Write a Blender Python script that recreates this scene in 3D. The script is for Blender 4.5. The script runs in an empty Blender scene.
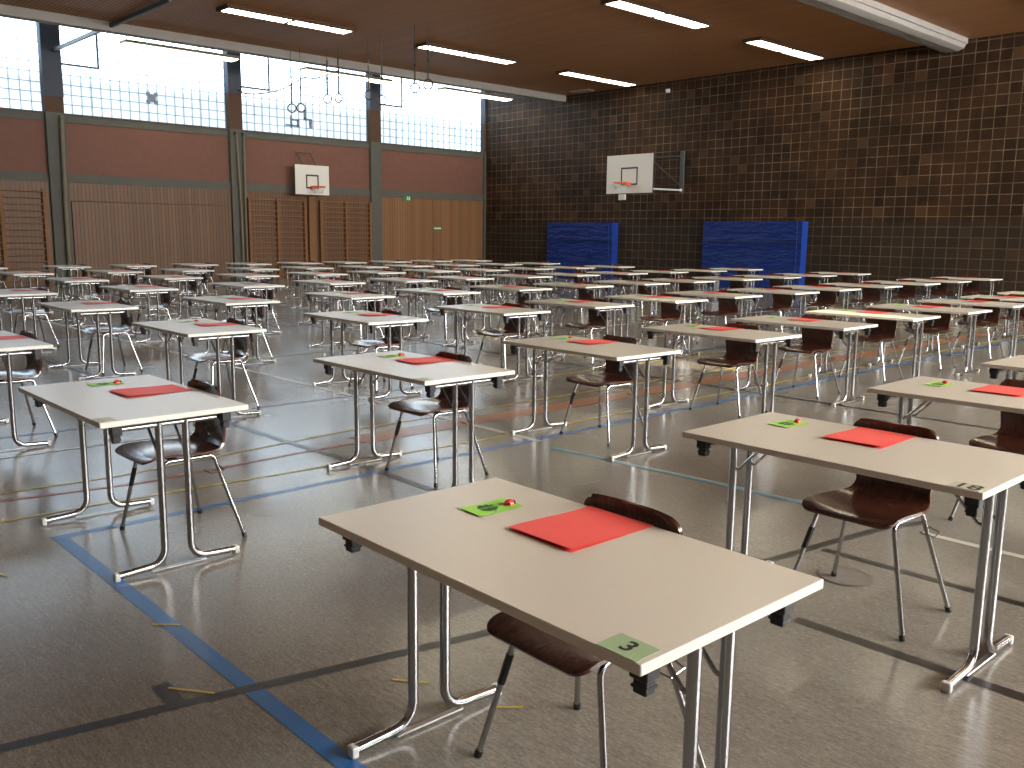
import bpy, bmesh, math, random
from mathutils import Vector, Matrix
random.seed(4)
C = bpy.context.scene.collection
PI = math.pi

# ------------------------------------------------------------------ helpers
class MB:
    """collects shapes for one mesh"""
    def __init__(s): s.bm = bmesh.new()
    def box(s, x0, x1, y0, y1, z0, z1, bev=0.0, seg=1):
        r = bmesh.ops.create_cube(s.bm, size=1)
        vs = r['verts']
        for v in vs:
            v.co = Vector(((x0+x1)/2+v.co.x*(x1-x0), (y0+y1)/2+v.co.y*(y1-y0), (z0+z1)/2+v.co.z*(z1-z0)))
        if bev:
            es = list({e for v in vs for e in v.link_edges})
            bmesh.ops.bevel(s.bm, geom=es, offset=bev, segments=seg, affect='EDGES', profile=.5)
        return s
    def tube(s, pts, r, n=10, caps=True, ry=None):
        """sweep a round section along points"""
        pts = [Vector(p) for p in pts]; rings = []
        T0 = (pts[1]-pts[0]).normalized()
        up = Vector((0,0,1)) if abs(T0.z) < .9 else Vector((0,1,0))
        U = (up - T0*up.dot(T0)).normalized()
        for i, p in enumerate(pts):
            if i == 0: T = T0
            elif i == len(pts)-1: T = (pts[-1]-pts[-2]).normalized()
            else: T = ((pts[i+1]-p).normalized() + (p-pts[i-1]).normalized()).normalized()
            U = (U - T*U.dot(T)).normalized(); V = T.cross(U)
            rr = r[i] if isinstance(r, (list, tuple)) else r
            rings.append([s.bm.verts.new(p + U*(rr*math.cos(2*PI*k/n)) + V*((ry or rr)*math.sin(2*PI*k/n))) for k in range(n)])
        for a, b in zip(rings, rings[1:]):
            for k in range(n):
                f = s.bm.faces.new((a[k], a[(k+1)%n], b[(k+1)%n], b[k])); f.smooth = True
        if caps:
            s.bm.faces.new(rings[0][::-1]); s.bm.faces.new(rings[-1])
        return s
    def ball(s, c, r, seg=14, scale=(1,1,1), zmin=None):
        q = bmesh.ops.create_uvsphere(s.bm, u_segments=seg, v_segments=max(6, seg//2), radius=r)
        for v in q['verts']:
            v.co = Vector((c[0]+v.co.x*scale[0], c[1]+v.co.y*scale[1], c[2]+v.co.z*scale[2]))
            if zmin is not None and v.co.z < zmin: v.co.z = zmin
            for f in v.link_faces: f.smooth = True
        return s
    def grid(s, P, closed=False):
        V = [[s.bm.verts.new(p) for p in row] for row in P]
        for a, b in zip(V, V[1:]):
            for k in range(len(a)-1):
                f = s.bm.faces.new((a[k], a[k+1], b[k+1], b[k])); f.smooth = True
        return V
    def poly(s, pts):
        s.bm.faces.new([s.bm.verts.new(p) for p in pts]); return s
    def prism(s, pts, z0, z1):
        a = [s.bm.verts.new((p[0], p[1], z0)) for p in pts]; b = [s.bm.verts.new((p[0], p[1], z1)) for p in pts]
        n = len(pts)
        s.bm.faces.new(a[::-1]); s.bm.faces.new(b)
        for k in range(n): s.bm.faces.new((a[k], a[(k+1)%n], b[(k+1)%n], b[k]))
        return s
    def mesh(s, name, mat):
        bmesh.ops.recalc_face_normals(s.bm, faces=s.bm.faces)
        me = bpy.data.meshes.new(name); s.bm.to_mesh(me); s.bm.free()
        for m in (mat if isinstance(mat, (list, tuple)) else [mat]): me.materials.append(m)
        if any(p.use_smooth for p in me.polygons):
            me.set_sharp_from_angle(angle=math.radians(40))
        return me
    def build(s, name, mat, parent=None):
        o = bpy.data.objects.new(name, s.mesh(name, mat)); C.objects.link(o)
        if parent: o.parent = parent
        return o

def tag(o, label=None, cat=None, group=None, kind=None):
    if label: o['label'] = label
    if cat: o['category'] = cat
    if group: o['group'] = group
    if kind: o['kind'] = kind
    return o
def empty(name, loc=(0,0,0), rz=0):
    o = bpy.data.objects.new(name, None); C.objects.link(o)
    o.location = loc; o.rotation_euler = (0,0,rz); o.empty_display_size = .1
    return o
def struct(o): o['kind'] = 'structure'; return o
def copy_tree(o, parent=None):
    c = o.copy(); C.objects.link(c); c.parent = parent
    for ch in list(o.children): copy_tree(ch, c)
    return c
def arc(cx, cz, r, a0, a1, n=6, f=lambda a, b: (a, 0, b)):
    return [f(cx+r*math.cos(a0+(a1-a0)*k/n), cz+r*math.sin(a0+(a1-a0)*k/n)) for k in range(n+1)]

# ------------------------------------------------------------------ materials
def mat(name, col, rough=.5, metal=0.0, spec=.5, coat=0.0):
    m = bpy.data.materials.new(name); m.use_nodes = True
    b = m.node_tree.nodes['Principled BSDF']
    b.inputs['Base Color'].default_value = (*col, 1); b.inputs['Roughness'].default_value = rough
    b.inputs['Metallic'].default_value = metal; b.inputs['Specular IOR Level'].default_value = spec
    b.inputs['Coat Weight'].default_value = coat; b.inputs['Coat Roughness'].default_value = .15
    return m
class NG:
    def __init__(s, m): s.m = m; s.t = m.node_tree; s.b = s.t.nodes.get('Principled BSDF')
    def n(s, typ, **kw):
        q = s.t.nodes.new(typ)
        for k, v in kw.items(): setattr(q, k, v)
        return q
    def link(s, a, b): s.t.links.new(a, b)
    def math(s, op, a, b=None, c=None):
        q = s.n('ShaderNodeMath', operation=op)
        for i, x in enumerate((a, b, c)):
            if x is None: continue
            if isinstance(x, (int, float)): q.inputs[i].default_value = x
            else: s.link(x, q.inputs[i])
        return q.outputs[0]
    def pos(s):
        g = s.n('ShaderNodeNewGeometry'); q = s.n('ShaderNodeSeparateXYZ'); s.link(g.outputs['Position'], q.inputs[0])
        return g.outputs['Position'], q.outputs[0], q.outputs[1], q.outputs[2]
    def obj(s):
        g = s.n('ShaderNodeTexCoord'); q = s.n('ShaderNodeSeparateXYZ'); s.link(g.outputs['Object'], q.inputs[0])
        return g.outputs['Object'], q.outputs[0], q.outputs[1], q.outputs[2]
    def noise(s, vec, scale, sc=(1,1,1), detail=3, rough=.6):
        mp = s.n('ShaderNodeMapping'); mp.inputs['Scale'].default_value = sc; s.link(vec, mp.inputs[0])
        q = s.n('ShaderNodeTexNoise'); q.inputs['Scale'].default_value = scale; q.inputs['Detail'].default_value = detail
        q.inputs['Roughness'].default_value = rough; s.link(mp.outputs[0], q.inputs['Vector']); return q.outputs[0]
    def mix(s, f, a, b, blend='MIX'):
        q = s.n('ShaderNodeMix', data_type='RGBA', blend_type=blend)
        if isinstance(f, (int, float)): q.inputs[0].default_value = f
        else: s.link(f, q.inputs[0])
        for i, x in ((6, a), (7, b)):
            if isinstance(x, tuple): q.inputs[i].default_value = (*x, 1)
            else: s.link(x, q.inputs[i])
        return q.outputs[2]
    def ramp(s, f, stops):
        q = s.n('ShaderNodeValToRGB'); r = q.color_ramp
        while len(r.elements) < len(stops): r.elements.new(.5)
        for e, (p, c) in zip(r.elements, stops): e.position = p; e.color = (*c, 1)
        s.link(f, q.inputs[0]); return q.outputs[0]
    def rng(s, f, a, b, c=0., d=1.):
        q = s.n('ShaderNodeMapRange'); s.link(f, q.inputs[0])
        for i, x in enumerate((a, b, c, d)): q.inputs[i+1].default_value = x
        return q.outputs[0]
    def color(s, c): s.link(c, s.b.inputs['Base Color'])
    def bump(s, h, strength=.3, dist=.01):
        q = s.n('ShaderNodeBump'); q.inputs['Strength'].default_value = strength; q.inputs['Distance'].default_value = dist
        s.link(h, q.inputs['Height']); s.link(q.outputs[0], s.b.inputs['Normal'])

M = {}
# laminate
m = mat('laminate', (.60,.545,.455), .28); g = NG(m); P, x, y, z = g.obj()
g.color(g.mix(g.noise(P, 60, detail=2), (.55,.512,.43), (.595,.555,.47))); M['laminate'] = m
M['edge'] = mat('edge_band', (.70,.67,.60), .35)
M['chrome'] = mat('chrome', (.44,.44,.45), .2, 1.0)
M['steel'] = mat('dull_steel', (.5,.5,.5), .35, 1.0)
M['black'] = mat('black_plastic', (.012,.012,.014), .4)
M['cap'] = mat('grey_cap', (.62,.62,.6), .4)
m = mat('plywood_shell', (.07,.022,.013), .22, coat=.3); g = NG(m); P, x, y, z = g.obj()
f = g.noise(P, 14, sc=(1,6,1), detail=5)
g.color(g.ramp(f, [(.3,(.045,.013,.009)), (.55,(.085,.026,.015)), (.75,(.13,.042,.022))])); M['shell'] = m
m = mat('red_card', (.70,.055,.045), .55); g = NG(m); P, x, y, z = g.obj()
g.color(g.mix(g.noise(P, 8), (.80,.085,.075), (.88,.115,.095))); M['red'] = m
M['green'] = mat('green_card', (.34,.72,.09), .5)
M['clover'] = mat('clover_ink', (.03,.13,.03), .6)
m = mat('ladybird_foil', (.75,.05,.03), .25); g = NG(m); P, x, y, z = g.obj()
vo = g.n('ShaderNodeTexVoronoi'); vo.inputs['Scale'].default_value = 75; g.link(P, vo.inputs['Vector'])
g.color(g.mix(g.math('LESS_THAN', vo.outputs['Distance'], .26), (.75,.06,.04), (.02,.01,.01))); M['lady'] = m
M['sign_green'] = mat('sign_paper_green', (.30,.42,.24), .6)
M['sign_pale'] = mat('sign_paper_pale', (.50,.50,.40), .6)
M['ink'] = mat('black_ink', (.012,.012,.012), .6)
M['white_board'] = mat('board_white', (.66,.63,.58), .5)
M['board_edge'] = mat('board_edge', (.03,.03,.03), .6)
M['orange'] = mat('rim_orange', (.75,.13,.03), .45)
M['net'] = mat('net_white', (.6,.58,.55), .8)
M['bracket'] = mat('bracket_grey', (.07,.07,.066), .5, .3)
M['darkmetal'] = mat('dark_metal', (.03,.032,.035), .5, .4)
M['concrete'] = None

# floor
m = mat('linoleum', (.2,.18,.15), .3, spec=.7); g = NG(m); P, x, y, z = g.pos()
a = g.noise(P, 9, sc=(7,1,1), detail=6, rough=.75); b = g.noise(P, .7, detail=3); c = g.noise(P, 45, sc=(4,1,1), detail=4, rough=.8)
base = g.ramp(a, [(.3,(.145,.132,.108)), (.5,(.21,.193,.160)), (.72,(.305,.283,.238))])
base = g.mix(g.rng(b, .35, .7), base, (.175,.160,.132)); base = g.mix(g.rng(c, .52, .72, 0, .6), base, (.43,.415,.37))
base = g.mix(g.rng(c, .48, .3, 0, .6), base, (.07,.066,.055))
g.color(base); g.link(g.rng(b, .3, .7, .2, .28), g.b.inputs['Roughness'])
M['floor'] = m
def paint(name, col, wear=.25):
    m = mat(name, col, .3); g = NG(m); P, x, y, z = g.pos()
    n1 = g.noise(P, 30, detail=5, rough=.75)
    g.color(g.mix(g.rng(n1, .5, .8, 0, wear*2), col, (.15,.135,.11))); return m
M['l_blue'] = paint('line_blue', (.022,.13,.36)); M['l_black'] = paint('line_black', (.022,.02,.018), .1)
M['l_dblue'] = paint('line_dark_blue', (.03,.07,.2)); M['l_white'] = paint('line_white', (.55,.52,.44)); M['l_yellow'] = paint('line_yellow', (.5,.38,.03), .4)
M['l_red'] = paint('line_red', (.45,.09,.06), .5); M['l_cyan'] = paint('line_light_blue', (.10,.32,.42))
# brick wall: dark square bricks, pale joints
m = mat('dark_brick', (.03,.02,.015), .6, spec=.12); g = NG(m); P, x, y, z = g.pos()
fy = g.math('FRACT', g.math('DIVIDE', y, .285)); fz = g.math('FRACT', g.math('DIVIDE', z, .262))
jy = g.math('LESS_THAN', fy, .075); jz = g.math('LESS_THAN', fz, .078); j = g.math('MAXIMUM', jy, jz)
cell = g.n('ShaderNodeCombineXYZ'); g.link(g.math('FLOOR', g.math('DIVIDE', y, .285)), cell.inputs[0]); g.link(g.math('FLOOR', g.math('DIVIDE', z, .262)), cell.inputs[1])
wn = g.n('ShaderNodeTexWhiteNoise', noise_dimensions='2D'); g.link(cell.outputs[0], wn.inputs['Vector'])
n1 = g.noise(P, .8, detail=3)
bc = g.mix(wn.outputs['Value'], (.020,.010,.005), (.035,.0175,.0085))
bc = g.mix(g.rng(wn.outputs['Value'], .93, 1., 0, .7), bc, (.085,.04,.018))
bc = g.mix(g.rng(n1, .45, .65), bc, g.mix(.5, bc, (.065,.028,.012)))
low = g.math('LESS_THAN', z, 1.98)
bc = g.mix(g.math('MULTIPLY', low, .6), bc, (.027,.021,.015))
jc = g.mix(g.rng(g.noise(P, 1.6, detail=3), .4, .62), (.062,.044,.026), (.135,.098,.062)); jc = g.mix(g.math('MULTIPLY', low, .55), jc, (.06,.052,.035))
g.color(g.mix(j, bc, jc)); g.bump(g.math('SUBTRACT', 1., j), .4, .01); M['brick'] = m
# vertical board cladding on the window side
def boards(name, axis, pitch, c0, c1, gap, rough=.55, gw=.13):
    m = mat(name, c0, rough); g = NG(m); P, x, y, z = g.pos()
    a = {'x': x, 'y': y}[axis]; q = g.math('DIVIDE', a, pitch)
    fr = g.math('FRACT', q); j = g.math('LESS_THAN', fr, gw)
    wn = g.n('ShaderNodeTexWhiteNoise', noise_dimensions='1D'); g.link(g.math('FLOOR', q), wn.inputs['W'])
    n1 = g.noise(P, 3, sc=((8,1,.6) if axis == 'x' else (1,8,.6)), detail=4)
    col = g.mix(g.math('ADD', g.math('MULTIPLY', wn.outputs['Value'], .6), g.math('MULTIPLY', n1, .4)), c0, c1)
    g.color(g.mix(j, col, gap)); g.bump(g.math('SUBTRACT', 1., j), .5, .01); return m
M['wood_wall'] = boards('board_cladding', 'x', .106, (.098,.044,.018), (.165,.078,.033), (.018,.01,.006))
M['wood_wall_warm'] = boards('board_cladding_warm', 'x', .115, (.17,.077,.03), (.26,.125,.052), (.05,.024,.012), gw=.09)
M['ceiling'] = boards('slat_ceiling', 'x', .095, (.36,.165,.066), (.47,.225,.095), (.06,.029,.014), gw=.22)
def plaster(name, c0, c1, sc=3):
    m = mat(name, c0, .8); g = NG(m); P, x, y, z = g.pos(); g.color(g.mix(g.noise(P, sc, detail=5), c0, c1)); return m
M['red_plaster'] = plaster('red_brickwork', (.125,.052,.036), (.18,.078,.054), 5)
M['concrete'] = plaster('grey_concrete', (.072,.068,.056), (.105,.10,.085))
M['concrete_dark'] = plaster('dark_column_paint', (.04,.045,.06), (.06,.065,.085))
M['pale_paint'] = plaster('pale_paint', (.42,.39,.35), (.5,.47,.42))
M['fascia'] = plaster('fascia_paint', (.26,.235,.21), (.33,.30,.27))
M['beige_post'] = plaster('beige_rope_cover', (.13,.105,.07), (.19,.155,.105))
M['wood'] = plaster('varnished_wood', (.15,.065,.024), (.23,.105,.042), 12)
M['wood_dark'] = plaster('dark_wood', (.06,.028,.014), (.09,.042,.02), 10)
M['plain_wall'] = plaster('plain_wall', (.12,.085,.06), (.16,.115,.08))
# gym mat vinyl
m = mat('blue_vinyl', (.012,.035,.20), .45, spec=.25); g = NG(m); P, x, y, z = g.pos()
n1 = g.noise(P, 1.4, sc=(1,1,2.2), detail=4)
g.color(g.mix(n1, (.004,.014,.10), (.008,.028,.17))); g.bump(g.noise(P, 2.2, sc=(1,.8,2.6), detail=3), .9, .09); M['mat'] = m
M['mat_side'] = mat('blue_vinyl_side', (.012,.045,.27), .4)
M['mat_strap'] = mat('dark_strap', (.008,.014,.06), .6)
# daylight glass blocks
def glass(name, s_lo, s_hi, tint=(.80,.93,1.0)):
    m = bpy.data.materials.new(name); m.use_nodes = True; t = m.node_tree; g = NG(m)
    t.nodes.remove(g.b); out = t.nodes['Material Output']
    P, x, y, z = g.pos(); e = g.n('ShaderNodeEmission')
    k = g.rng(z, 5.55, 6.35); nz = g.noise(P, .35, detail=2)
    k = g.math('ADD', k, g.math('MULTIPLY', g.math('SUBTRACT', nz, .5), .5)); kk = g.n('ShaderNodeClamp'); g.link(k, kk.inputs[0])
    col = g.mix(kk.outputs[0], tint, (.68,.85,1.0)); g.link(col, e.inputs[0])
    wn = g.n('ShaderNodeTexWhiteNoise', noise_dimensions='2D'); cell = g.n('ShaderNodeCombineXYZ')
    g.link(g.math('FLOOR', g.math('DIVIDE', x, .2667)), cell.inputs[0]); g.link(g.math('FLOOR', g.math('DIVIDE', z, .262)), cell.inputs[1])
    g.link(cell.outputs[0], wn.inputs['Vector'])
    st = g.math('ADD', s_lo, g.math('MULTIPLY', kk.outputs[0], s_hi - s_lo))
    st = g.math('MULTIPLY', st, g.math('ADD', .92, g.math('MULTIPLY', wn.outputs['Value'], .16)))
    g.link(st, e.inputs[1])
    gl = g.n('ShaderNodeBsdfGlossy'); gl.inputs['Roughness'].default_value = .15; gl.inputs['Color'].default_value = (.06,.06,.06,1)
    ad = g.n('ShaderNodeAddShader'); g.link(e.outputs[0], ad.inputs[0]); g.link(gl.outputs[0], ad.inputs[1]); g.link(ad.outputs[0], out.inputs[0])
    return m
M['glass'] = glass('daylit_glass_block', 1.15, 6.0, (.74,.87,.98))
M['glass_clear'] = glass('daylit_clear_pane', 5.0, 7)
M['glass_near'] = glass('daylit_glass_block_sunny', 38.0, 40.0, (.97,.96,.92))
m = bpy.data.materials.new('glass_joint'); m.use_nodes = True; g = NG(m); g.b.inputs['Base Color'].default_value = (.35,.45,.52,1)
tr = g.n('ShaderNodeBsdfTransparent'); tr.inputs[0].default_value = (.8,.92,1,1); mx = g.n('ShaderNodeMixShader'); mx.inputs[0].default_value = .55
g.link(g.b.outputs[0], mx.inputs[2]); g.link(tr.outputs[0], mx.inputs[1]); g.link(mx.outputs[0], m.node_tree.nodes['Material Output'].inputs[0]); M['joint'] = m
def emis(name, col, s):
    m = bpy.data.materials.new(name); m.use_nodes = True; b = m.node_tree.nodes['Principled BSDF']
    b.inputs['Base Color'].default_value = (.8,.8,.75,1); b.inputs['Emission Color'].default_value = (*col, 1); b.inputs['Emission Strength'].default_value = s
    return m
M['tube'] = emis('fluorescent_tube', (1,.91,.68), 11)
M['patch'] = mat('grey_glass_patch', (.16,.19,.26), .7)
M['diffuser'] = emis('lamp_reflector', (1,.86,.56), 2.5)
M['exit_green'] = mat('exit_green', (.02,.22,.06), .5)
M['exit_white'] = mat('exit_white', (.8,.85,.8), .5)

# ------------------------------------------------------------------ camera
cam = bpy.data.cameras.new('camera'); co = bpy.data.objects.new('camera', cam); C.objects.link(co)
fw = Vector((0.6761225894512732, 0.7184469998054421, -0.16337733167200424))
rt = Vector((0.7294432193949465, -0.683951642110344, 0.011078850721079524))
up = Vector((0.10378262721882164, 0.12666514802866313, 0.9865014478258185))
R = Matrix((rt, up, -fw)).transposed().to_4x4(); R.translation = Vector((0,0,1.5398))
co.matrix_world = R; cam.sensor_width = 36; cam.lens = 904.0234610110568/1024*36; cam.clip_start = .05; cam.clip_end = 200
bpy.context.scene.camera = co
def project(p):
    v = Vector(p) - Vector((0,0,1.5398)); d = v.dot(fw)
    return (512+904.02*v.dot(rt)/d, 384-904.02*v.dot(up)/d, d)

# ------------------------------------------------------------------ setting
XW, YW, XB, YB, ZC, ZU = 24.0, 27.25, -4.0, -8.0, 6.38, 7.7
YE = 22.88
struct(MB().box(XB-.2, XW+.2, YB-.2, YW+.3, -.2, 0).build('floor', M['floor']))
struct(MB().box(XB-.1, XW, YB-.1, YE, ZC, ZC+.12).build('ceiling', M['ceiling']))
struct(MB().box(XB-.1, XW+.2, YE+.3, YW+.3, ZU, ZU+.15).build('ceiling', M['pale_paint']))
struct(MB().box(XB-.1, XW, YE, YE+.3, 6.17, ZU+.15).build('trim_1', M['fascia']))
struct(MB().box(XW, XW+.25, YB-.2, YW+.3, 0, ZU).build('wall_right', M['brick']))
struct(MB().box(XB-.25, XB, YB-.2, YW+.3, 0, ZU).build('wall_back', M['plain_wall']))
# near side wall with its own window band
struct(MB().box(XB-.2, XW+.2, YB-.25, YB, 0, 3.6).box(XB-.2, XW+.2, YB-.25, YB, 6.1, ZU).box(XB-.2, 3.5, YB-.25, YB, 3.6, 6.1).build('wall_near', M['plain_wall']))
w = struct(MB().box(3.5, XW, YB-.12, YB-.10, 3.6, 6.1).build('window_5', M['glass_near']))
gm = MB()
for k in range(0, 21): gm.box(3.45+k, 3.5+k, YB-.1, YB-.02, 3.6, 6.1)
gm.box(3.5, XW, YB-.1, YB-.02, 4.8, 4.85); gm.build('window_frame', M['darkmetal'], w)
# window side: sill wall, beams
BAYS = [(XB, 8.1), (8.6, 13.38), (13.83, 18.62), (19.07, 24.0)]
struct(MB().box(XB-.1, XW, YW, YW+.3, 0, 4.45).build('wall_left', M['red_plaster']))
struct(MB().box(XB-.1, XW, YW-.03, YW+.3, 4.45, 4.66).box(XB-.1, XW, YW-.07, YW+.3, 4.655, 4.685).build('trim_2', M['concrete']))
struct(MB().box(XB-.1, XW, YW-.05, YW, 2.81, 3.06).build('trim_3', M['concrete']))
for k, (xa, xb) in enumerate(((8.08, 8.58), (13.38, 13.83), (18.62, 19.07), (23.93, 24.0))):
    t = struct(MB().box(xa, xb, YW-.14, YW+.3, 0, 4.68, .01).build('trim_%d' % (4+k), M['concrete']))
    MB().box(xa, xb, YW-.14, YW+.3, 5.75 if k else 5.1, ZU).build('upper_cladding', M['concrete_dark'], t)
    mb = MB().box(xa+.01, xb-.01, YW-.13, YW+.28, 4.68, 5.75 if k else 5.1)
    mb.build('timber_cladding', M['wood_dark'], t)
# window bays: glass blocks, joints, a casement in each
CAS = [None, (8.62, 9.61), (13.87, 14.88), (19.12, 20.12)]
for k, (xa, xb) in enumerate(BAYS):
    cs = CAS[k]; w = MB()
    if cs:
        w.box(cs[1], xb, YW+.14, YW+.2, 4.68, ZU); w.box(xa, cs[1], YW+.14, YW+.2, 4.68, 6.01)
    else: w.box(xa, xb, YW+.14, YW+.2, 4.68, ZU)
    w = struct(w.build('window_%d' % (k+1), M['glass'])); gb = MB(); n = round((xb-xa)/.2667)
    for i in range(n+1):
        xx = xa+(xb-xa)*i/n; th = .022 if i % 6 == 3 else .013
        if cs and xx < cs[1]-.05: gb.box(xx-th, xx+th, YW+.10, YW+.14, 4.68, 6.01)
        else: gb.box(xx-th, xx+th, YW+.10, YW+.14, 4.68, ZU)
    zz = 4.68
    while zz < ZU:
        gb.box(cs[1] if (cs and zz > 6.0) else xa, xb, YW+.10, YW+.139, zz-.012, zz+.012); zz += .262
    gb.build('block_joints', M['joint'], w)
    if cs:
        MB().box(cs[0], cs[1], YW+.12, YW+.15, 6.01, ZU).build('casement_pane', M['glass_clear'], w)
        (MB().box(cs[0]-.02, cs[1]+.02, YW+.04, YW+.1, 5.99, 6.035).box(cs[1]-.025, cs[1]+.02, YW+.04, YW+.1, 6.0, ZU)
         .box(cs[0]-.02, cs[0]+.02, YW+.04, YW+.1, 6.0, ZU)).build('casement_frame', M['darkmetal'], w)
    if k == 1:
        pm = MB().box(10.98, 11.2, YW+.06, YW+.1, 5.24, 5.47)
        for sx in (10.93, 11.16):
            for sz in (5.2, 5.42): pm.box(sx, sx+.1, YW+.055, YW+.1, sz, sz+.1)
        pm.build('dark_patch', M['patch'], w)
    if k == 2:
        (MB().box(15.62, 15.66, YW+.05, YW+.1, 4.9, 5.3).box(15.86, 15.93, YW+.05, YW+.1, 4.95, 5.2).box(15.45, 15.9, YW+.05, YW+.1, 4.96, 5.01).box(15.64, 15.9, YW+.05, YW+.1, 5.14, 5.18)
         .box(16.12, 16.19, YW+.05, YW+.1, 5.22, 5.52).box(16.12, 16.4, YW+.05, YW+.1, 5.2, 5.25).box(16.32, 16.42, YW+.05, YW+.1, 4.95, 5.22)).build('dark_patch', M['patch'], w)
# timber cladding below the beam
struct(MB().box(XB, 8.08, YW-.04, YW, 0, 2.81).build('trim_8', M['wood_wall']))
d = struct(MB().box(8.58, 13.38, YW-.05, YW, 2.33, 2.81).build('door_1', M['wood_wall']))
for a, b in ((8.62, 13.36),): MB().box(a, b, YW-.08, YW-.01, .02, 2.31, .008).build('door_leaf', M['wood_wall'], d)
struct(MB().box(13.83, 18.62, YW-.04, YW, 0, 2.81).build('trim_9', M['wood_wall']))
d = struct(MB().box(19.07, 23.93, YW-.03, YW, 0, 2.81).build('door_2', M['wood_wall_warm']))
for a, b in ((19.1, 21.42), (21.435, 23.9)): MB().box(a, b, YW-.06, YW-.01, .02, 2.76, .006).build('door_leaf', M['wood_wall_warm'], d)
struct(MB().box(XW-.02, XW, YB, YW, 0, .1).build('baseboard_right', M['concrete_dark']))

# floor markings
LZ = [0.0012]
def strip(pts, wd, m, mb=None):
    LZ[0] += .00012; z = LZ[0]; q = [Vector((a, b, z)) for a, b in pts]; b_ = MB(); L = []; Rr = []
    for i, p in enumerate(q):
        t = (q[min(i+1, len(q)-1)]-q[max(i-1, 0)]).normalized(); n = Vector((-t.y, t.x, 0))*wd/2; L.append(p+n); Rr.append(p-n)
    b_.grid([L, Rr]); o = b_.build('floor_line', M[m]); struct(o); return o
strip([(1.32, 4.755), (24, 4.83)], .06, 'l_blue')
strip([(1.345, 4.785), (1.325, 2.1), (1.31, -6)], .065, 'l_blue')
strip([(.1, 2.98), (.598, 2.86), (1.078, 2.757), (1.709, 2.604), (2.172, 2.497), (2.8, 2.36), (3.4, 2.25), (3.81, 2.17), (4.23, 2.11), (4.68, 2.03), (4.95, 1.92)], .05, 'l_black')
strip([(1.11, 2.93), (1.10, 2.755)], .06, 'l_black')
strip([(3.245, 1.74), (3.25, -6)], .055, 'l_black')
strip([(4.112, 2.08), (4.112, -6)], .05, 'l_black')
strip([(4.75, 1.86), (4.76, -6)], .05, 'l_white'); strip([(4.72, 4.70), (4.70, 22)], .055, 'l_white')
strip([(4.64, 4.5), (4.735, 3.26), (4.775, 2.3)], .05, 'l_cyan'); strip([(4.67, 4.4), (4.76, 3.26), (4.80, 2.4)], .012, 'l_white')
M['orange_band'] = paint('band_orange', (.32,.16,.07), .45)  # broad orange-brown band laid over the floor
strip([(3.7, 5.62), (16, 5.5)], .26, 'orange_band')
strip([(3.29, 4.2), (3.31, 4.75), (3.31, 5.3), (3.28, 5.75)], .055, 'l_black'); strip([(3.28, 5.75), (3.26, 6.4), (3.28, 6.9), (3.28, 22)], .055, 'l_dblue')
strip([(.5, 7.5), (2.4, 7.34), (3.72, 7.27), (4.71, 7.23), (24, 7.1)], .035, 'l_dblue')
strip([(.5, 5.22), (1.65, 5.21), (4.3, 5.02), (24, 5.0)], .03, 'l_yellow'); strip([(.5, 5.86), (2.0, 5.75), (3.83, 5.95), (24, 5.9)], .035, 'l_yellow')
strip([(.5, 5.55), (1.3, 5.63), (2.03, 5.50), (3.2, 5.55), (24, 5.5)], .035, 'l_red'); strip([(.6, 6.75), (2.2, 6.69), (3.1, 6.66)], .03, 'l_white')
strip([(6.0, 6.9), (24, 6.9)], .03, 'l_yellow'); strip([(7.9, -6), (7.9, 25)], .05, 'l_black'); strip([(10.5, 8.6), (24, 8.6)], .04, 'l_red')
strip([(5.0, 10.2), (24, 10.2)], .04, 'l_yellow'); strip([(2.5, 13.5), (24, 13.4)], .05, 'l_blue')
for pts in ([(1.72, 2.42), (1.80, 2.32)], [(1.28, 3.42), (1.36, 3.34)], [(.95, 4.5), (1.0, 4.35)], [(.72, 4.62), (1.02, 4.72)], [(1.85, 2.05), (1.93, 1.98)], [(4.0, 3.7), (4.22, 3.66)], [(1.12, 2.88), (1.22, 2.74)]):
    strip(pts, .012, 'l_yellow' if pts[0][0] != 4.0 else 'l_black')
# round socket cover in the floor
mb = MB(); N = 40
for r0, r1, z in ((0, .1, .0032), (.1, .122, .0046)):
    a = [mb.bm.verts.new((3.85+r0*math.cos(2*PI*k/N), 1.83+r0*math.sin(2*PI*k/N), z)) for k in range(N)] if r0 else None
    b = [mb.bm.verts.new((3.85+r1*math.cos(2*PI*k/N), 1.83+r1*math.sin(2*PI*k/N), z)) for k in range(N)]
    if a is None: mb.bm.faces.new(b)
    else:
        for k in range(N): mb.bm.faces.new((a[k], b[k], b[(k+1) % N], a[(k+1) % N]))
M['cover'] = plaster('floor_cover', (.12,.105,.085), (.2,.18,.15), 20)
tag(mb.build('floor_socket_cover', M['cover']), 'round grey socket cover sunk in floor beside the chair of table 18', 'floor cover')

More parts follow.
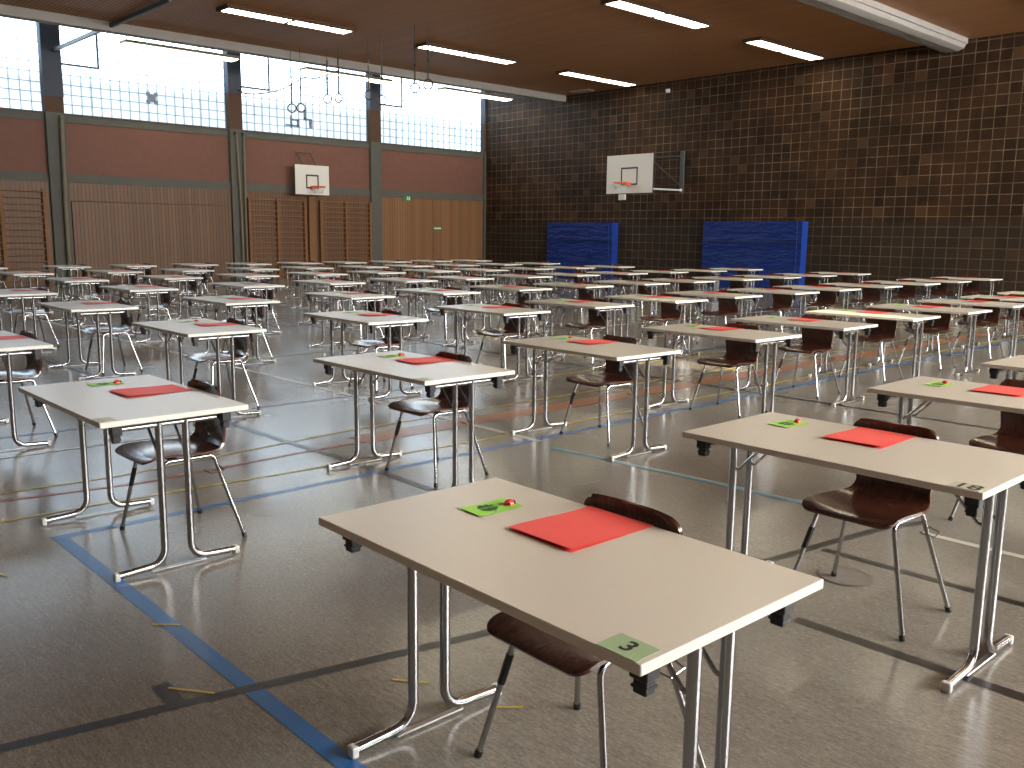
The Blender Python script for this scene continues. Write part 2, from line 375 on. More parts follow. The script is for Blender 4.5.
# ------------------------------------------------------------------ ceiling lamps
def lamp_proto(pend):
    r = empty('pendant_lamp' if pend else 'ceiling_lamp'); L = 3.2; W = .40 if pend else .44
    if pend:
        mb = MB().box(-L/2, L/2, -W/2, W/2, .0, .05, .012).box(-L/2, L/2, -W/2-.03, W/2+.03, .045, .075)
    else:
        mb = (MB().box(-L/2-.04, L/2+.04, -W/2-.05, -W/2, -.03, .05).box(-L/2-.04, L/2+.04, W/2, W/2+.05, -.03, .05)
              .box(-L/2-.05, -L/2, -W/2-.05, W/2+.05, -.03, .05).box(L/2, L/2+.05, -W/2-.05, W/2+.05, -.03, .05).box(-.03, .03, -W/2, W/2, -.03, .05))
    mb.build('housing', M['pale_paint'] if pend else M['wood_dark'], r)
    MB().box(-L/2, L/2, -W/2, W/2, .02 if not pend else -.012, .04 if not pend else .0).build('reflector', M['diffuser'], r)
    for sx in (-1, 1):
        for sy in (-1, 1):
            x0, x1 = sorted((sx*.05, sx*(L/2-.03)))
            MB().box(x0, x1, sy*W*.25-W*.19, sy*W*.25+W*.19, -.028 if not pend else -.04, .0 if not pend else -.015, .012).build('tube', M['tube'], r)
    if pend:
        for sx in (-1, 1): MB().tube([(sx*.9, 0, .07), (sx*.9, 0, 1.27)], .012, 6).build('hanger_rod', M['pale_paint'], r)
    return r
lp = lamp_proto(False); used = False
XC = [11.2, 16.6, 21.9]; ordx = ['farthest from', 'midway toward', 'closest to']
rows = [(19.5, 'far slatted row before the windows', XC), (13.05, 'second row out from the windows', XC), (6.6, 'unseen row added near the curtain beam', XC), (.2, 'unseen row added camera side of curtain', XC)]  # last two rows repeat the lamp grid out of view, added for their light
for Y, lab, xs in rows:
    for x in xs:
        u, v, dd = project((x, Y, ZC))
        o = lp if not used else copy_tree(lp); used = True
        o.location = (x, Y, ZC-.052)
        w = {11.2: 'third from', 16.6: 'second from', 21.9: 'first from', 5.8: 'fourth from', .4: 'fifth from'}[x]
        tag(o, 'recessed tube lamp in %s, %s brick wall' % (lab, w), 'ceiling lamp', 'recessed lamps in the slatted ceiling')
pp = lamp_proto(True)
for k, (x, y, w) in enumerate(((11.2, 25.4, 'third from'), (16.6, 25.4, 'second from'), (21.9, 25.3, 'first from'))):
    o = pp if k == 0 else copy_tree(pp); o.location = (x, y, 6.42)
    tag(o, 'slim tube lamp hanging before the glass block windows, %s brick wall' % w, 'hanging lamp', 'pendant lamps along the windows')

# rolled partition curtain under the ceiling
t = empty('partition_curtain', (0, 9.66, 0)); tag(t, 'rolled pale grey partition curtain under the ceiling running to the brick wall', 'partition curtain')
prof = [(-.33, 6.38), (-.34, 6.27), (-.29, 6.16), (-.16, 6.11), (.0, 6.10), (.16, 6.11), (.29, 6.16), (.34, 6.27), (.33, 6.38)]
mb = MB(); mb.grid([[(xx, a, b+.006*math.sin(xx*3+a*9)) for a, b in prof] for xx in [XB+.1+i*(23.9-XB-.1)/60 for i in range(61)]])
mb.poly([(23.9, a, b) for a, b in prof]); mb.build('curtain_roll', M['fascia'], t)
MB().box(XB+.1, 23.9, -.365, -.345, 6.25, 6.38).box(XB+.1, 23.9, .345, .365, 6.25, 6.38).build('valance', M['fascia'], t)
mb = MB()
for a in (-.12, .12): mb.box(XB+.1, 23.88, a-.006, a+.006, 6.092, 6.105)
mb.build('pull_strap', M['bracket'], t)
# steel rail under the ceiling up to the first column
t = empty('ceiling_rail', (8.4, 23.5, 6.3)); tag(t, 'dark steel rail under the ceiling running to the first window column', 'rail')
MB().box(-.035, .035, -4.0, 3.58, -.05, .05, .006).build('rail_beam', M['bracket'], t)
for y in (-3.6, -.75): MB().box(-.012, .012, y-.03, y+.03, .05, .078).build('hanger', M['darkmetal'], t)

# gymnastic rings on straps
def ring_proto():
    r = empty('gym_ring')
    MB().tube([(.11*math.sin(2*PI*k/28), 0, .11*math.cos(2*PI*k/28)) for k in range(29)], .017, 8, False).build('ring', M['wood_dark'], r)
    MB().box(-.02, .02, -.005, .005, .10, .85).build('strap', M['bracket'], r)
    MB().box(-.028, .028, -.016, .016, .5, .56, .005).build('buckle', M['darkmetal'], r)
    MB().tube([(0, 0, .85), (0, 0, 1.0)], .02, 8).tube([(0, 0, .95), (0, 0, 6.375-4.95)], .007, 6).build('rope', M['darkmetal'], r)
    return r
rp = None
RG = [(17.43, 4.98), (17.94, 4.95), (19.29, 4.8), (19.87, 4.98), (21.26, 5.04), (21.8, 5.07), (23.19, 4.96), (23.69, 5.0)]
od = ['first', 'second', 'third', 'fourth', 'fifth', 'sixth', 'seventh', 'eighth']
for k, (y, z) in enumerate(RG[:6] + [(22.2, 4.78), (22.7, 4.80)] if False else RG):
    o = ring_proto() if rp is None else copy_tree(rp); rp = rp or o
    zz = z; yy = min(y, 22.8)
    xx = 13.6
    if y > 22.8:  # the last pair hangs just inside the ceiling edge on the same sight line
        yy = 22.7 - (.25 if y < 23.5 else -.12); xx = 13.6*yy/y; zz = 1.54+(z-1.54)*yy/y
    o.location = (xx, yy, zz); o.rotation_euler.z = random.uniform(-.35, .35) - .76
    rope = [q for q in o.children if q.name.startswith('rope')][0]; rope.data = rope.data.copy()
    for v in rope.data.vertices:
        if v.co.z > 1.2: v.co.z = 6.382-zz
    tag(o, 'wooden gymnastic ring hanging on a strap, %s counted toward the glass block windows' % od[k], 'gym ring', 'gymnastic rings hanging from the ceiling')
t = MB(); cab = [(13.72, 27.1, 5.86), (13.72, 26.7, 5.72), (13.72, 26.1, 5.64), (13.72, 25.4, 5.60), (13.72, 24.6, 5.60), (13.72, 24.0, 5.66), (13.72, 23.2, 5.80), (13.72, 22.6, 5.70), (13.72, 22.0, 5.72), (13.72, 21.4, 5.78)]
tag(t.tube(cab, .02, 6).build('hanging_cable', M['bracket']), 'slack grey cable looping between gymnastic ring straps before the windows', 'cable')

# ------------------------------------------------------------------ basketball boards
def backboard(name, w, h, label, arm_len, plate_side):
    r = empty(name); tag(r, label, 'basketball hoop')          # board faces -X locally, origin at board bottom centre
    b = MB().box(-.015, .015, -w/2, w/2, 0, h, .004).build('board', M['white_board'], r)
    sq, sz, sh = w*.335/2, .22*h/.95, .40*h/.95
    s = MB(); lw = .05
    for a in (-sq, sq): s.box(-.0175, -.014, a-lw/2, a+lw/2, sz, sz+sh)
    for a in (sz, sz+sh): s.box(-.0178, -.014, -sq-lw/2, sq+lw/2, a-lw/2, a+lw/2)
    s.build('target_square', M['board_edge'], b)
    e = MB()
    e.box(-.014, .018, -w/2-.012, w/2+.012, -.015, .0).box(-.014, .018, w/2, w/2+.012, 0, h).box(-.014, .018, -w/2-.012, -w/2, 0, h)
    e.build('board_frame', M['board_edge'], b)
    zc = sz+.03
    rim = MB().tube([(-.39+.225*math.cos(2*PI*k/32), .225*math.sin(2*PI*k/32), zc) for k in range(33)], .02, 8, False)
    rim.box(-.17, -.015, -.09, .09, zc-.07, zc+.02).tube([(-.17, -.06, zc), (-.05, -.05, zc-.1)], .01, 6).tube([(-.17, .06, zc), (-.05, .05, zc-.1)], .01, 6)
    rm = rim.build('rim', M['orange'], r)
    n = MB()
    for k in range(12):
        a = 2*PI*k/12; c = 2*PI*(k+.9)/12; d = 2*PI*(k-.9)/12
        for q in (c, d):
            n.tube([(-.39+.22*math.cos(a), .22*math.sin(a), zc-.01), (-.39+.17*math.cos((a+q)/2), .17*math.sin((a+q)/2), zc-.1), (-.39+.13*math.cos(q), .13*math.sin(q), zc-.2)], .004, 4)
    n.build('net', M['net'], rm)
    return r
hb = backboard('basketball_hoop', 1.84, 1.17, 'white basketball board on a swing arm fixed to the dark brick wall', 1.5, 1)
hb.location = (22.3, 18.48, 2.84)
a = MB()
for yy in (-.8,):
    a.tube([(.02, yy, 1.05), (1.68, yy+.03, 1.2)], .022, 8).tube([(.02, yy, 1.0), (1.68, yy+.02, .22)], .018, 8)
for yy in (.8,):
    a.tube([(.02, yy, 1.05), (1.68, -.7, 1.2)], .02, 8)
a.build('swing_arm', M['bracket'], hb)
MB().tube([(.02, -.78, .12), (1.66, -.76, .14)], .028, 8).ball((1.64, -.76, .14), .05).build('support_tube', M['cap'], hb)
MB().box(1.64, 1.698, -.84, -.68, .05, 1.35, .01).build('wall_plate', M['bracket'], hb)
MB().box(-.015, .05, .15, .42, -.2, -.02, .01).build('pad_box', M['net'], hb)
hl = backboard('basketball_hoop', 1.27, .95, 'small white basketball board above the wall bars on the window side', .5, 1)
hl.location = (16.0, 26.7, 2.75); hl.rotation_euler.z = PI/2
a = MB()
for yy in (-.25, .25): a.tube([(.01, yy, .8), (.498, yy, 1.38)], .016, 6).tube([(.01, yy, .25), (.498, yy, .3)], .02, 6)
a.tube([(.49, -.3, 1.38), (.49, .3, 1.38)], .016, 6); a.build('wall_bracket', M['bracket'], hl)

# ------------------------------------------------------------------ gym mats against the brick wall
def gym_mat(y0, y1, h, label, tilt):
    r = empty('gym_mat', (XW, (y0+y1)/2, 0)); w = (y1-y0)/2; tag(r, label, 'gym mat', 'blue gym mats')
    rnd = random.Random(int(y0*10)); P = []
    for i in range(25):
        s = i/24; row = []
        for k in range(33):
            q = -w+2*w*k/32; z = .01+s*(h-.01)
            f = .30 - .02*math.sin(s*PI) + .012*math.sin(q*3.1+s*4+y0)*(1-abs(s-.5)) + .018*math.exp(-((s-.70)/.03)**2)
            fold = .02*math.exp(-((q+w*.65-.9*(.7-s))/.12)**2)*(1 if s < .7 else 0)
            row.append((-.05 - f + fold + tilt*(1-s)*-.1, q, z))
        P.append(row)
    mb = MB(); V = mb.grid(P)
    B = [[mb.bm.verts.new((-.012, p[1], p[2])) for p in row] for row in (P[0], P[-1])]
    for a, b in ((V[-1], B[1]), (B[0], V[0])):
        for k in range(32): mb.bm.faces.new((a[k], a[k+1], b[k+1], b[k]))
    mb.build('cover', M['mat'], r)
    for e in (0, 32):
        sb = MB(); q = [P[i][e] for i in range(25)]; sg = -.004 if e == 0 else .004
        a = [sb.bm.verts.new((p[0], p[1]+sg, p[2])) for p in q]; b = [sb.bm.verts.new((-.012, p[1]+sg, p[2])) for p in q]
        for k in range(24): sb.bm.faces.new((a[k], a[k+1], b[k+1], b[k]))
        sb.build('side_panel', M['mat_side'], r)
    st = MB(); st.box(-.385, -.36, -w, w, h*.695, h*.715); st.build('seam_strap', M['mat_strap'], r)
    st = MB(); st.tube([(P[i][1][0]-.004, P[i][1][1]+.04, P[i][1][2]) for i in range(0, 25)], .008, 5); st.build('piping', M['mat_side'], r)
    for yy in (-w*.5, w*.5): MB().tube([(-.365, yy-.12, h*.5), (-.40, yy-.08, h*.49), (-.40, yy+.08, h*.49), (-.365, yy+.12, h*.5)], .014, 6).build('handle', M['mat_strap'], r)
    return r
gym_mat(13.28, 16.60, 1.99, 'wide blue vinyl gym mat leaning on brick wall, on curtain side', 0)
gym_mat(20.3, 23.36, 1.97, 'dim blue vinyl gym mat leaning on brick wall, beyond basketball board', 0)

# ------------------------------------------------------------------ window-wall fittings
def wall_bars(x0, x1, label):
    r = empty('wall_bars', ((x0+x1)/2, YW-.04, 0)); w = (x1-x0)/2; tag(r, label, 'wall bars', 'wall bars on the window side')
    for k in (-w, 0, w): MB().box(k-.045, k+.045, -.13, 0, 0, 2.6, .006).build('upright', M['wood'], r)
    for i in range(15):
        z = .14+i*.172
        MB().tube([(-w, -.10 - (.06 if i == 14 else 0), z), (w, -.10 - (.06 if i == 14 else 0), z)], .02, 8, ry=.015).build('rung', M['wood'], r)
    return r
wall_bars(5.75, 7.9, 'wooden wall bars set left of the first window column')
wall_bars(13.95, 15.95, 'wooden wall bars beneath and before the small basketball board')
wall_bars(16.56, 18.56, 'wooden wall bars between small basketball board and third window column')
p = empty('timber_post', (16.25, YW-.04, 0)); tag(p, 'brown timber post standing between two wall bars under the small board', 'post')
MB().box(-.16, .12, -.12, 0, 0, 2.72, .008).build('casing', M['wood'], p)
MB().box(.12, .22, -.06, 0, 0, 2.4).build('recess_board', M['wood_dark'], p)
for k, (x, xt, lab) in enumerate(((8.40, 8.46, 'pale climbing pole beside the first window column'), (13.62, 13.55, 'pale climbing pole before the second window column'), (13.76, 13.80, 'thin pale climbing pole beside the second window column'))):
    r = empty('climbing_pole', (x, YW-.25, 0)); tag(r, lab, 'climbing pole', 'climbing poles by the columns')
    rr = .055 if k == 0 else .032
    MB().tube([(0, 0, .0), (0, 0, 2), ((xt-x)*.5, .02, 3.4), (xt-x, .04, 4.6)], rr, 10).build('pole', M['beige_post'], r)
    MB().box(xt-x-.05, xt-x+.05, -.02, .11, 4.5, 4.58, .005).build('wall_clip', M['bracket'], r)
r = empty('exit_sign', (20.22, YW-.06, 2.79)); tag(r, 'small green exit sign with white running figure above double door', 'exit sign')
MB().box(-.14, .14, -.03, .0, -.085, .085, .004).build('panel', M['exit_green'], r)
mb = MB().box(-.02, .02, -.034, -.028, -.02, .035).box(-.012, .02, -.034, -.028, .04, .068).box(-.05, -.005, -.034, -.028, -.06, -.04).box(.0, .05, -.034, -.028, -.055, -.035).box(.06, .11, -.034, -.028, -.06, .06)
mb.build('running_figure', M['exit_white'], r)
r = empty('door_sign', (21.62, YW-.06, 1.73)); tag(r, 'narrow green and white strip sign at the seam of the double door', 'door sign')
MB().box(-.2, .2, -.012, 0, -.06, .06).build('plate', M['exit_green'], r)
MB().box(-.15, .17, -.016, -.011, -.022, .022).prism([(-.19, 0), (-.15, .04), (-.15, -.04)], 0, .001).build('white_bar', M['exit_white'], r)
r = empty('motion_sensor', (XW, 18.4, 6.08)); tag(r, 'tiny pale sensor box high on the brick wall', 'sensor')
MB().box(-.07, 0, -.07, .07, -.06, .06, .015).build('case', M['cap'], r); MB().ball((-.07, 0, -.01), .035).build('lens', M['white_board'], r)
r = empty('air_vent', (23.55, 21.7, ZC-.012)); tag(r, 'flat pale vent plate in the ceiling near the brick wall', 'vent')
MB().box(-.2, .2, -.4, .4, -.01, .012, .004).build('plate', M['pale_paint'], r)
mb = MB()
for k in range(5): mb.box(-.14, .14, -.3+k*.15-.02, -.3+k*.15+.02, -.013, -.009)
mb.build('slots', M['bracket'], r)

# ------------------------------------------------------------------ table
ZT, TD, TL = .735, .675, 1.195
def make_table():
    r = empty('folding_table')
    mb = MB(); mb.box(0, TD, 0, TL, ZT-.024, ZT, .002)
    me = mb.build('tabletop', [M['laminate'], M['edge']], r)
    for p in me.data.polygons: p.material_index = 0 if p.normal.z > .9 else 1
    MB().box(.12, TD-.12, .12, TL-.12, ZT-.034, ZT-.024).build('underframe', M['steel'], r)
    for e in (0, 1):
        y = .075 if e == 0 else TL-.075; inn = 1 if e == 0 else -1
        MB().tube([(.08, y, ZT-.053), (TD-.08, y, ZT-.053)], .0125, 10).build('rail', M['chrome'], r)
        for s in (-1, 1):
            cx = TD/2+s*.062; zt = ZT-.043; R_ = .075; zf = .021
            pts = [(cx, y, zt), (cx, y, zt-.012), (cx, y, .35), (cx, y, zf+R_+.008)]
            for k in range(1, 7):
                a = PI/2*k/6*.98
                pts.append((cx+s*R_*(1-math.cos(a)), y, zf+.008+R_-R_*math.sin(a)))
            pts.append((TD/2+s*(TD/2-.055), y, zf))
            lg = MB().tube(pts, .0165, 12).build('leg', M['chrome'], r)
            xe = TD/2+s*(TD/2-.055)
            MB().box(min(xe-s*.012, xe+s*.012), max(xe-s*.012, xe+s*.012), y-.0172, y+.0172, 0, zf+.0165, .006, 2).build('foot_cap', M['cap'], lg)
            MB().tube([(cx, y+inn*.012, ZT-.19), (cx-s*.0, y+inn*.03, ZT-.185), (cx, y+inn*.17, ZT-.038)], .0065, 6).build('brace', M['chrome'], r)
        MB().box(TD/2-.13, TD/2+.13, y-.012, y+.012, .006, .013, .002).build('foot_bar', M['steel'], r)
        for s in (-1, 1):
            bx = .08 if s == -1 else TD-.095; y = .055 if e == 0 else TL-.055
            mb = MB().box(bx-.022, bx+.022, y-.024, y+.024, ZT-.072, ZT-.024, .003).box(bx-.016, bx+.016, y-.018, y+.018, ZT-.105, ZT-.07, .003).box(bx-.018, bx+.018, y-.02, y+.02, ZT-.092, ZT-.086)
            mb.build('connector_block', M['black'], r)
    return r
# ------------------------------------------------------------------ chair (faces -X, origin on the floor under the seat)
def resample(prof):
    P = [Vector((a, 0, b)) for a, b in prof]; out = []
    for i in range(len(P)-1):   # smooth curve through the profile points
        p0, p1, p2, p3 = P[max(i-1,0)], P[i], P[i+1], P[min(i+2,len(P)-1)]
        for k in range(12):
            t = k/12; out.append(.5*((2*p1)+(p2-p0)*t+(2*p0-5*p1+4*p2-p3)*t*t+(3*p1-p0-3*p2+p3)*t**3))
    out.append(P[-1]); cum = [0]
    for a, b in zip(out, out[1:]): cum.append(cum[-1]+(b-a).length)
    L = cum[-1]; S = [0, .002, .006, .013, .022, .034, .05, .065]; S += [.065+(L-.13)*k/26 for k in range(1, 26)] + [L-x for x in S[::-1]]
    res = []
    for q in S:
        i = max(k for k in range(len(cum)) if cum[k] <= q+1e-9); i = min(i, len(out)-2)
        v = out[i].lerp(out[i+1], (q-cum[i])/max(1e-9, cum[i+1]-cum[i])); res.append((v.x, v.z))
    return res
def make_chair():
    r = empty('shell_chair')
    prof = [(-.256,.436), (-.245,.4415), (-.225,.4455), (-.19,.449), (-.13,.450), (-.06,.446), (.02,.440), (.08,.437), (.125,.441), (.158,.456), (.181,.482), (.192,.52), (.192,.57), (.184,.63), (.174,.68), (.168,.72), (.163,.768)]
    prof = resample(prof)
    cum = [0]
    for a, b in zip(prof, prof[1:]): cum.append(cum[-1]+math.dist(a, b))
    Lt = cum[-1]; NK = 18; t = .0055; G = []
    for i, (px, pz) in enumerate(prof):
        s = cum[i]/Lt
        w = .198 if s < .4 else (.198-(s-.4)/.22*.036 if s < .62 else .162+(min(1, (s-.62)/.3))*.024)
        rc = .05
        for d in (cum[i], Lt-cum[i]):
            if d < rc: w = w-rc+math.sqrt(max(0, rc*rc-(rc-d)**2))
        row = []
        for k in range(NK+1):
            q = -1+2*k/NK; y = w*q; back = max(0, min(1, (s-.5)/.15))
            dish = .012*q*q*(1-back); row.append(Vector((px-back*.022*q*q, y, pz+dish*(1 if s > .08 else s/.08))))
        G.append(row)
    def nrm(i, k):
        a = G[min(i+1, len(G)-1)][k]-G[max(i-1, 0)][k]; b = G[i][min(k+1, NK)]-G[i][max(k-1, 0)]
        n = b.cross(a); return n.normalized() if n.length > 1e-9 else Vector((0, 0, 1))
    def part(i0, i1, name):
        mb = MB()
        A = mb.grid([[G[i][k]+nrm(i, k)*t for k in range(NK+1)] for i in range(i0, i1+1)])
        B = mb.grid([[G[i][k]-nrm(i, k)*t for k in range(NK+1)] for i in range(i0, i1+1)])
        n = i1-i0
        for i in range(n):
            for k in (0, NK): mb.bm.faces.new((A[i][k], A[i+1][k], B[i+1][k], B[i][k]))
        for i in (0, n):
            for k in range(NK): mb.bm.faces.new((A[i][k], A[i][k+1], B[i][k+1], B[i][k]))
        return mb.build(name, M['shell'], r)
    im = max(i for i, p in enumerate(prof) if p[1] < .47)
    part(0, im, 'seat'); part(im, len(prof)-1, 'backrest')
    for s in (-1, 1):
        # one bent steel side frame: front leg, runner under the seat, rear leg
        y0, yt = s*.26, s*.165
        for ft in ((-.212, -.15), (.212, .115)):
            sg = -1 if ft[0] < 0 else 1
            top = Vector((ft[1], yt, .395)); foot = Vector((ft[0], y0, .0))
            pts = [foot+Vector((0, 0, .002)), foot.lerp(top, .5), top]
            for k in range(1, 5):
                a = PI/2*k/4; pts.append(Vector((ft[1]-sg*.035*(1-math.cos(a)), yt-s*.004*k/4, .395+.033*math.sin(a))))
            lg = MB().tube(pts, .0095, 10).build('leg', M['chrome'], r)
            MB().tube([foot, foot.lerp(top, .055)], .0125, 10).build('foot_tip', M['black'], lg)
        MB().tube([(-.117, s*.161, .428), (-.02, s*.161, .426), (.082, s*.161, .4265)], .0095, 10).build('seat_runner', M['chrome'], r)
        MB().tube([(.13, s*.175, .37), (.13, s*.225, .355), (.06, s*.235, .352), (.05, s*.18, .36)], .0035, 6).build('row_hook', M['chrome'], r)
        if s == 1:
            fa, fb = Vector((-.212, .26, 0)), Vector((-.15, .165, .395))
            MB().tube([fa.lerp(fb, .62), fa.lerp(fb, .86)], .0125, 8).build('leg_sleeve', M['black'], r)
    MB().box(-.11, -.075, -.165, .165, .428, .437).box(.04, .07, -.165, .165, .424, .431).build('cross_bar', M['darkmetal'], r)
    return r
def make_folder():
    r = empty('folder'); W, H = .33, .245
    P = [[(W*i/8, H*k/6, .001) for k in range(7)] for i in range(9)]
    MB_ = MB(); MB_.grid(P); MB_.build('back_cover', M['red'], r)
    P = [[(W*i/10, H*k/6, .003+.007*(1-i/10)**2*(1-.25*k/6)+.0015*math.sin(i*.6)) for k in range(7)] for i in range(11)]
    MB_ = MB(); MB_.grid(P); MB_.build('front_cover', M['red'], r); return r
def make_card():
    r = empty('clover_card')
    a = MB(); a.grid([[(.165*i/8, .105*k/2, .0012+.003*abs(i/8-.5)**2*4) for k in range(3)] for i in range(9)]); a.build('card', M['green'], r)
    c = MB()
    for q in range(4):
        a0 = PI/4+q*PI/2; pts = []
        for k in range(14):
            th = 2*PI*k/14; hx = .0165*math.sin(th)**3; hy = .0135*math.cos(th)-.005*math.cos(2*th)-.002*math.cos(3*th)
            rx, ry = hx, hy+.02
            pts.append((.07+rx*math.cos(a0)-ry*math.sin(a0), .055+rx*math.sin(a0)+ry*math.cos(a0)))
        c.bm.faces.new([c.bm.verts.new((x, y, .0034)) for x, y in pts])
    c.box(.068, .072, .012, .055, .0032, .0036); c.build('clover_print', M['clover'], r); return r
def make_lady():
    r = empty('ladybird_sweet'); MB().ball((0, 0, .0), .0165, 16, (1.1, .9, .95), 0).build('shell', M['lady'], r)
    MB().ball((.016, 0, .004), .0075, 10, (1, 1.2, 1), 0).build('head', M['ink'], r); return r
def text_mesh(s, size, name, material, parent, loc, rz):
    cu = bpy.data.curves.new(name, 'FONT'); cu.body = s; cu.size = size; cu.align_x = 'CENTER'; cu.align_y = 'CENTER'; cu.offset = size*.025
    o = bpy.data.objects.new(name, cu); C.objects.link(o)
    dg = bpy.context.evaluated_depsgraph_get(); me = bpy.data.meshes.new_from_object(o.evaluated_get(dg))
    bpy.data.objects.remove(o); me.materials.clear(); me.materials.append(material)
    q = bpy.data.objects.new(name, me); C.objects.link(q); q.parent = parent; q.location = loc; q.rotation_euler = (0, 0, rz); return q

XR = [1.292, 3.017, 4.648, 6.282, 7.744, 9.229, 10.624, 12.118, 13.529, 15.06, 16.568, 18.11, 19.766]
YC = [0.965, 3.875, 6.841, 9.622, 12.457, 15.276, 17.97, 20.936]
JIT = {(0,0):(.002,.025,-.02),(0,1):(-.002,.021,-.003),(1,0):(.026,.037,-.015),(1,1):(.003,.021,-.013),(2,1):(-.011,-.01,-.041),(1,2):(-.025,.053,-.009),(1,3):(-.004,.082,-.015),(2,2):(.014,-.012,-.032),(2,3):(-.015,.016,-.002),(2,0):(.09,.052,-.005),(3,1):(.025,-.016,-.028),(3,2):(.013,-.042,-.024)}
CH = {(0,0):(.525,.62),(0,1):(.535,.525),(1,0):(.538,.615),(1,1):(.537,.607),(2,1):(.585,.648)}
FO = {(0,0):(.358,.517,0),(0,1):(.310,.519,.03),(1,0):(.383,.505,.02),(1,1):(.425,.55,-.02),(2,1):(.47,.60,-.03)}
CA = {(0,0):(.352,.892),(0,1):(.285,.96),(1,0):(.40,.945)}
ROW = 'one two three four five six seven eight nine ten eleven twelve thirteen'.split()
def where(i, j): return 'row %s toward brick wall, column %s toward windows' % (ROW[i], ROW[j])
table0 = chair0 = folder0 = card0 = lady0 = None
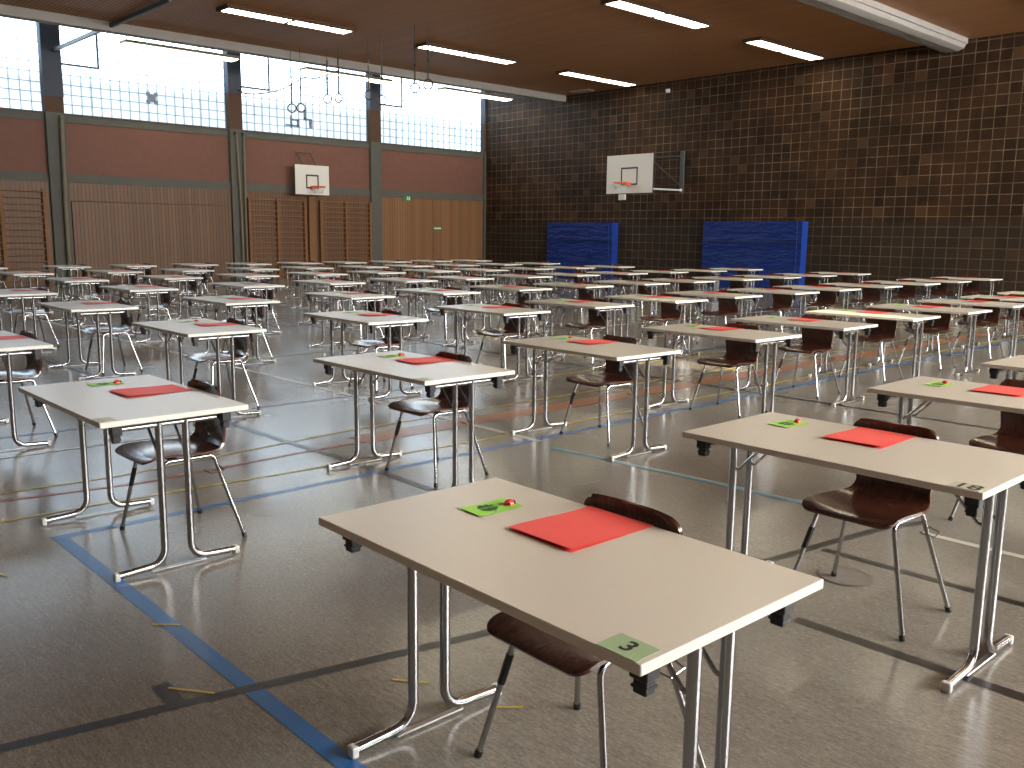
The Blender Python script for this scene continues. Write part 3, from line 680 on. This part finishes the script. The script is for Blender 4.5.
for j in range(8):
    for i in range(13):
        if (i, j) == (12, 1) or (i == 12 and j >= 5): continue
        jx, jy, ja = JIT.get((i, j), (random.uniform(-.02, .02), random.uniform(-.03, .03), random.uniform(-.03, .01)))
        base = Matrix.Translation((XR[i]+jx+TD/2, YC[j]+jy+TL/2, 0)) @ Matrix.Rotation(ja, 4, 'Z') @ Matrix.Translation((-TD/2, -TL/2, 0))
        us = [project(base @ Vector((a, b, ZT)))  for a, b in ((0,0),(TD,0),(0,TL),(TD,TL))]
        if max(u[0] for u in us) < 4 or min(u[0] for u in us) > 1020 or min(u[2] for u in us) < .3: continue
        rnd = random.Random(i*31+j*7)
        def place(o, lx, ly, lz, rz):
            o.location = base @ Vector((lx, ly, lz)); o.rotation_euler = (0, 0, ja+rz)
        dist = us[0][2]
        t = make_table() if table0 is None else copy_tree(table0)
        first = table0 is None; table0 = table0 or t
        place(t, 0, 0, 0, 0)
        lab = {(0,0): 'pale folding table marked with the number 3 on a green sign', (1,0): 'pale folding table marked with the number 18 at its corner'}.get((i, j), 'pale folding exam table in '+where(i, j))
        tag(t, lab, 'table', 'folding exam tables set out in rows')
        c = make_chair() if chair0 is None else copy_tree(chair0); chair0 = chair0 or c
        cx, cy = CH.get((i, j), (.535+rnd.uniform(-.03, .04), .61+rnd.uniform(-.05, .05)))
        cx = max(cx, .548); place(c, cx, cy, 0, rnd.uniform(-.03, .03))
        lab = {(0,0): 'dark brown shell chair at the table numbered 3', (1,0): 'dark brown shell chair at the table numbered 18'}.get((i, j), 'brown shell chair of table in '+where(i, j))
        tag(c, lab, 'chair', 'wooden shell chairs behind the tables')
        f = make_folder() if folder0 is None else copy_tree(folder0); folder0 = folder0 or f
        fx, fy, fr = FO.get((i, j), (.39+rnd.uniform(-.06, .05), .54+rnd.uniform(-.06, .07), rnd.uniform(-.08, .05)))
        place(f, min(fx, TD-.33-.005), fy, ZT, fr) if (i, j) not in FO else place(f, min(fx, .343), fy, ZT, fr)
        lab = {(0,0): 'red paper folder on the table numbered 3', (1,0): 'red paper folder on the table numbered 18'}.get((i, j), 'red folder on table of '+where(i, j))
        tag(f, lab, 'folder', 'red folders on the tables')
        if dist < 15:
            k = make_card() if card0 is None else copy_tree(card0); card0 = card0 or k
            kx, ky = CA.get((i, j), (.36+rnd.uniform(-.05, .06), .94+rnd.uniform(-.03, .03)))
            place(k, kx, ky, ZT, rnd.uniform(-.1, .1) if (i, j) != (0,0) else -.04)
            lab = {(0,0): 'green card with four-leaf clover on the table numbered 3', (1,0): 'green card with four-leaf clover on the table numbered 18'}.get((i, j), 'green clover card on table of '+where(i, j))
            tag(k, lab, 'card', 'green lucky cards on the tables')
            if dist < 8:
                l = make_lady() if lady0 is None else copy_tree(lady0); lady0 = lady0 or l
                place(l, kx+.142, ky+.035, ZT+.0035, rnd.uniform(-1, 1))
                lab = {(0,0): 'round red ladybird sweet on the table numbered 3', (1,0): 'round red ladybird sweet on the table numbered 18'}.get((i, j), 'ladybird sweet on card of table '+where(i, j))
                tag(l, lab, 'sweet', 'ladybird sweets on the clover cards')
        if first: protos = (t,)
# number signs stuck to the two nearest tables, plain ones on the next
for o in [o for o in C.objects if o.name.startswith('folding_table')]:
    lb = o['label']; d = project(o.location)[2]
    if d > 6: continue
    big = 'number 3' in lb
    s = MB().box(.003, .080, .016, .118, ZT+.0004, ZT+.0012).build('number_sign', M['sign_green'] if big else M['sign_pale'], o)
    s['label'] = 'paper number sign at the table corner'
    if big: text_mesh('3', .062, 'number_print', M['ink'], s, (.042, .067, ZT+.0016), -PI/2)
    elif 'number 18' in lb: text_mesh('18', .088, 'number_print', M['ink'], s, (.042, .064, ZT+.0016), -PI/2)

# ------------------------------------------------------------------ light
w = bpy.data.worlds.new('world'); bpy.context.scene.world = w; w.use_nodes = True
w.node_tree.nodes['Background'].inputs[0].default_value = (.7,.85,1,1); w.node_tree.nodes['Background'].inputs[1].default_value = .4
for src, tgt, ang in (((8.9, -7.6, 4.6), (9.15, 6.65, .32), 5.2),):   # spot lamp added inside the hall to imitate a shaft of sun
    sp = bpy.data.lights.new('sun_shaft_spot', 'SPOT'); so = bpy.data.objects.new('sun_shaft_spot', sp); C.objects.link(so)
    so.location = src; so.rotation_euler = (Vector(tgt)-Vector(src)).to_track_quat('-Z', 'Y').to_euler()
    sp.energy = 40000; sp.color = (1, .86, .64); sp.spot_size = math.radians(ang); sp.spot_blend = .35; sp.shadow_soft_size = .05
sc = bpy.context.scene
sc.view_settings.view_transform = 'Standard'; sc.view_settings.look = 'None'; sc.view_settings.exposure = .3; sc.view_settings.gamma = 1
sc.cycles.use_denoising = True; sc.cycles.max_bounces = 8; sc.cycles.diffuse_bounces = 5; sc.cycles.glossy_bounces = 4
sc.cycles.sample_clamp_indirect = 6
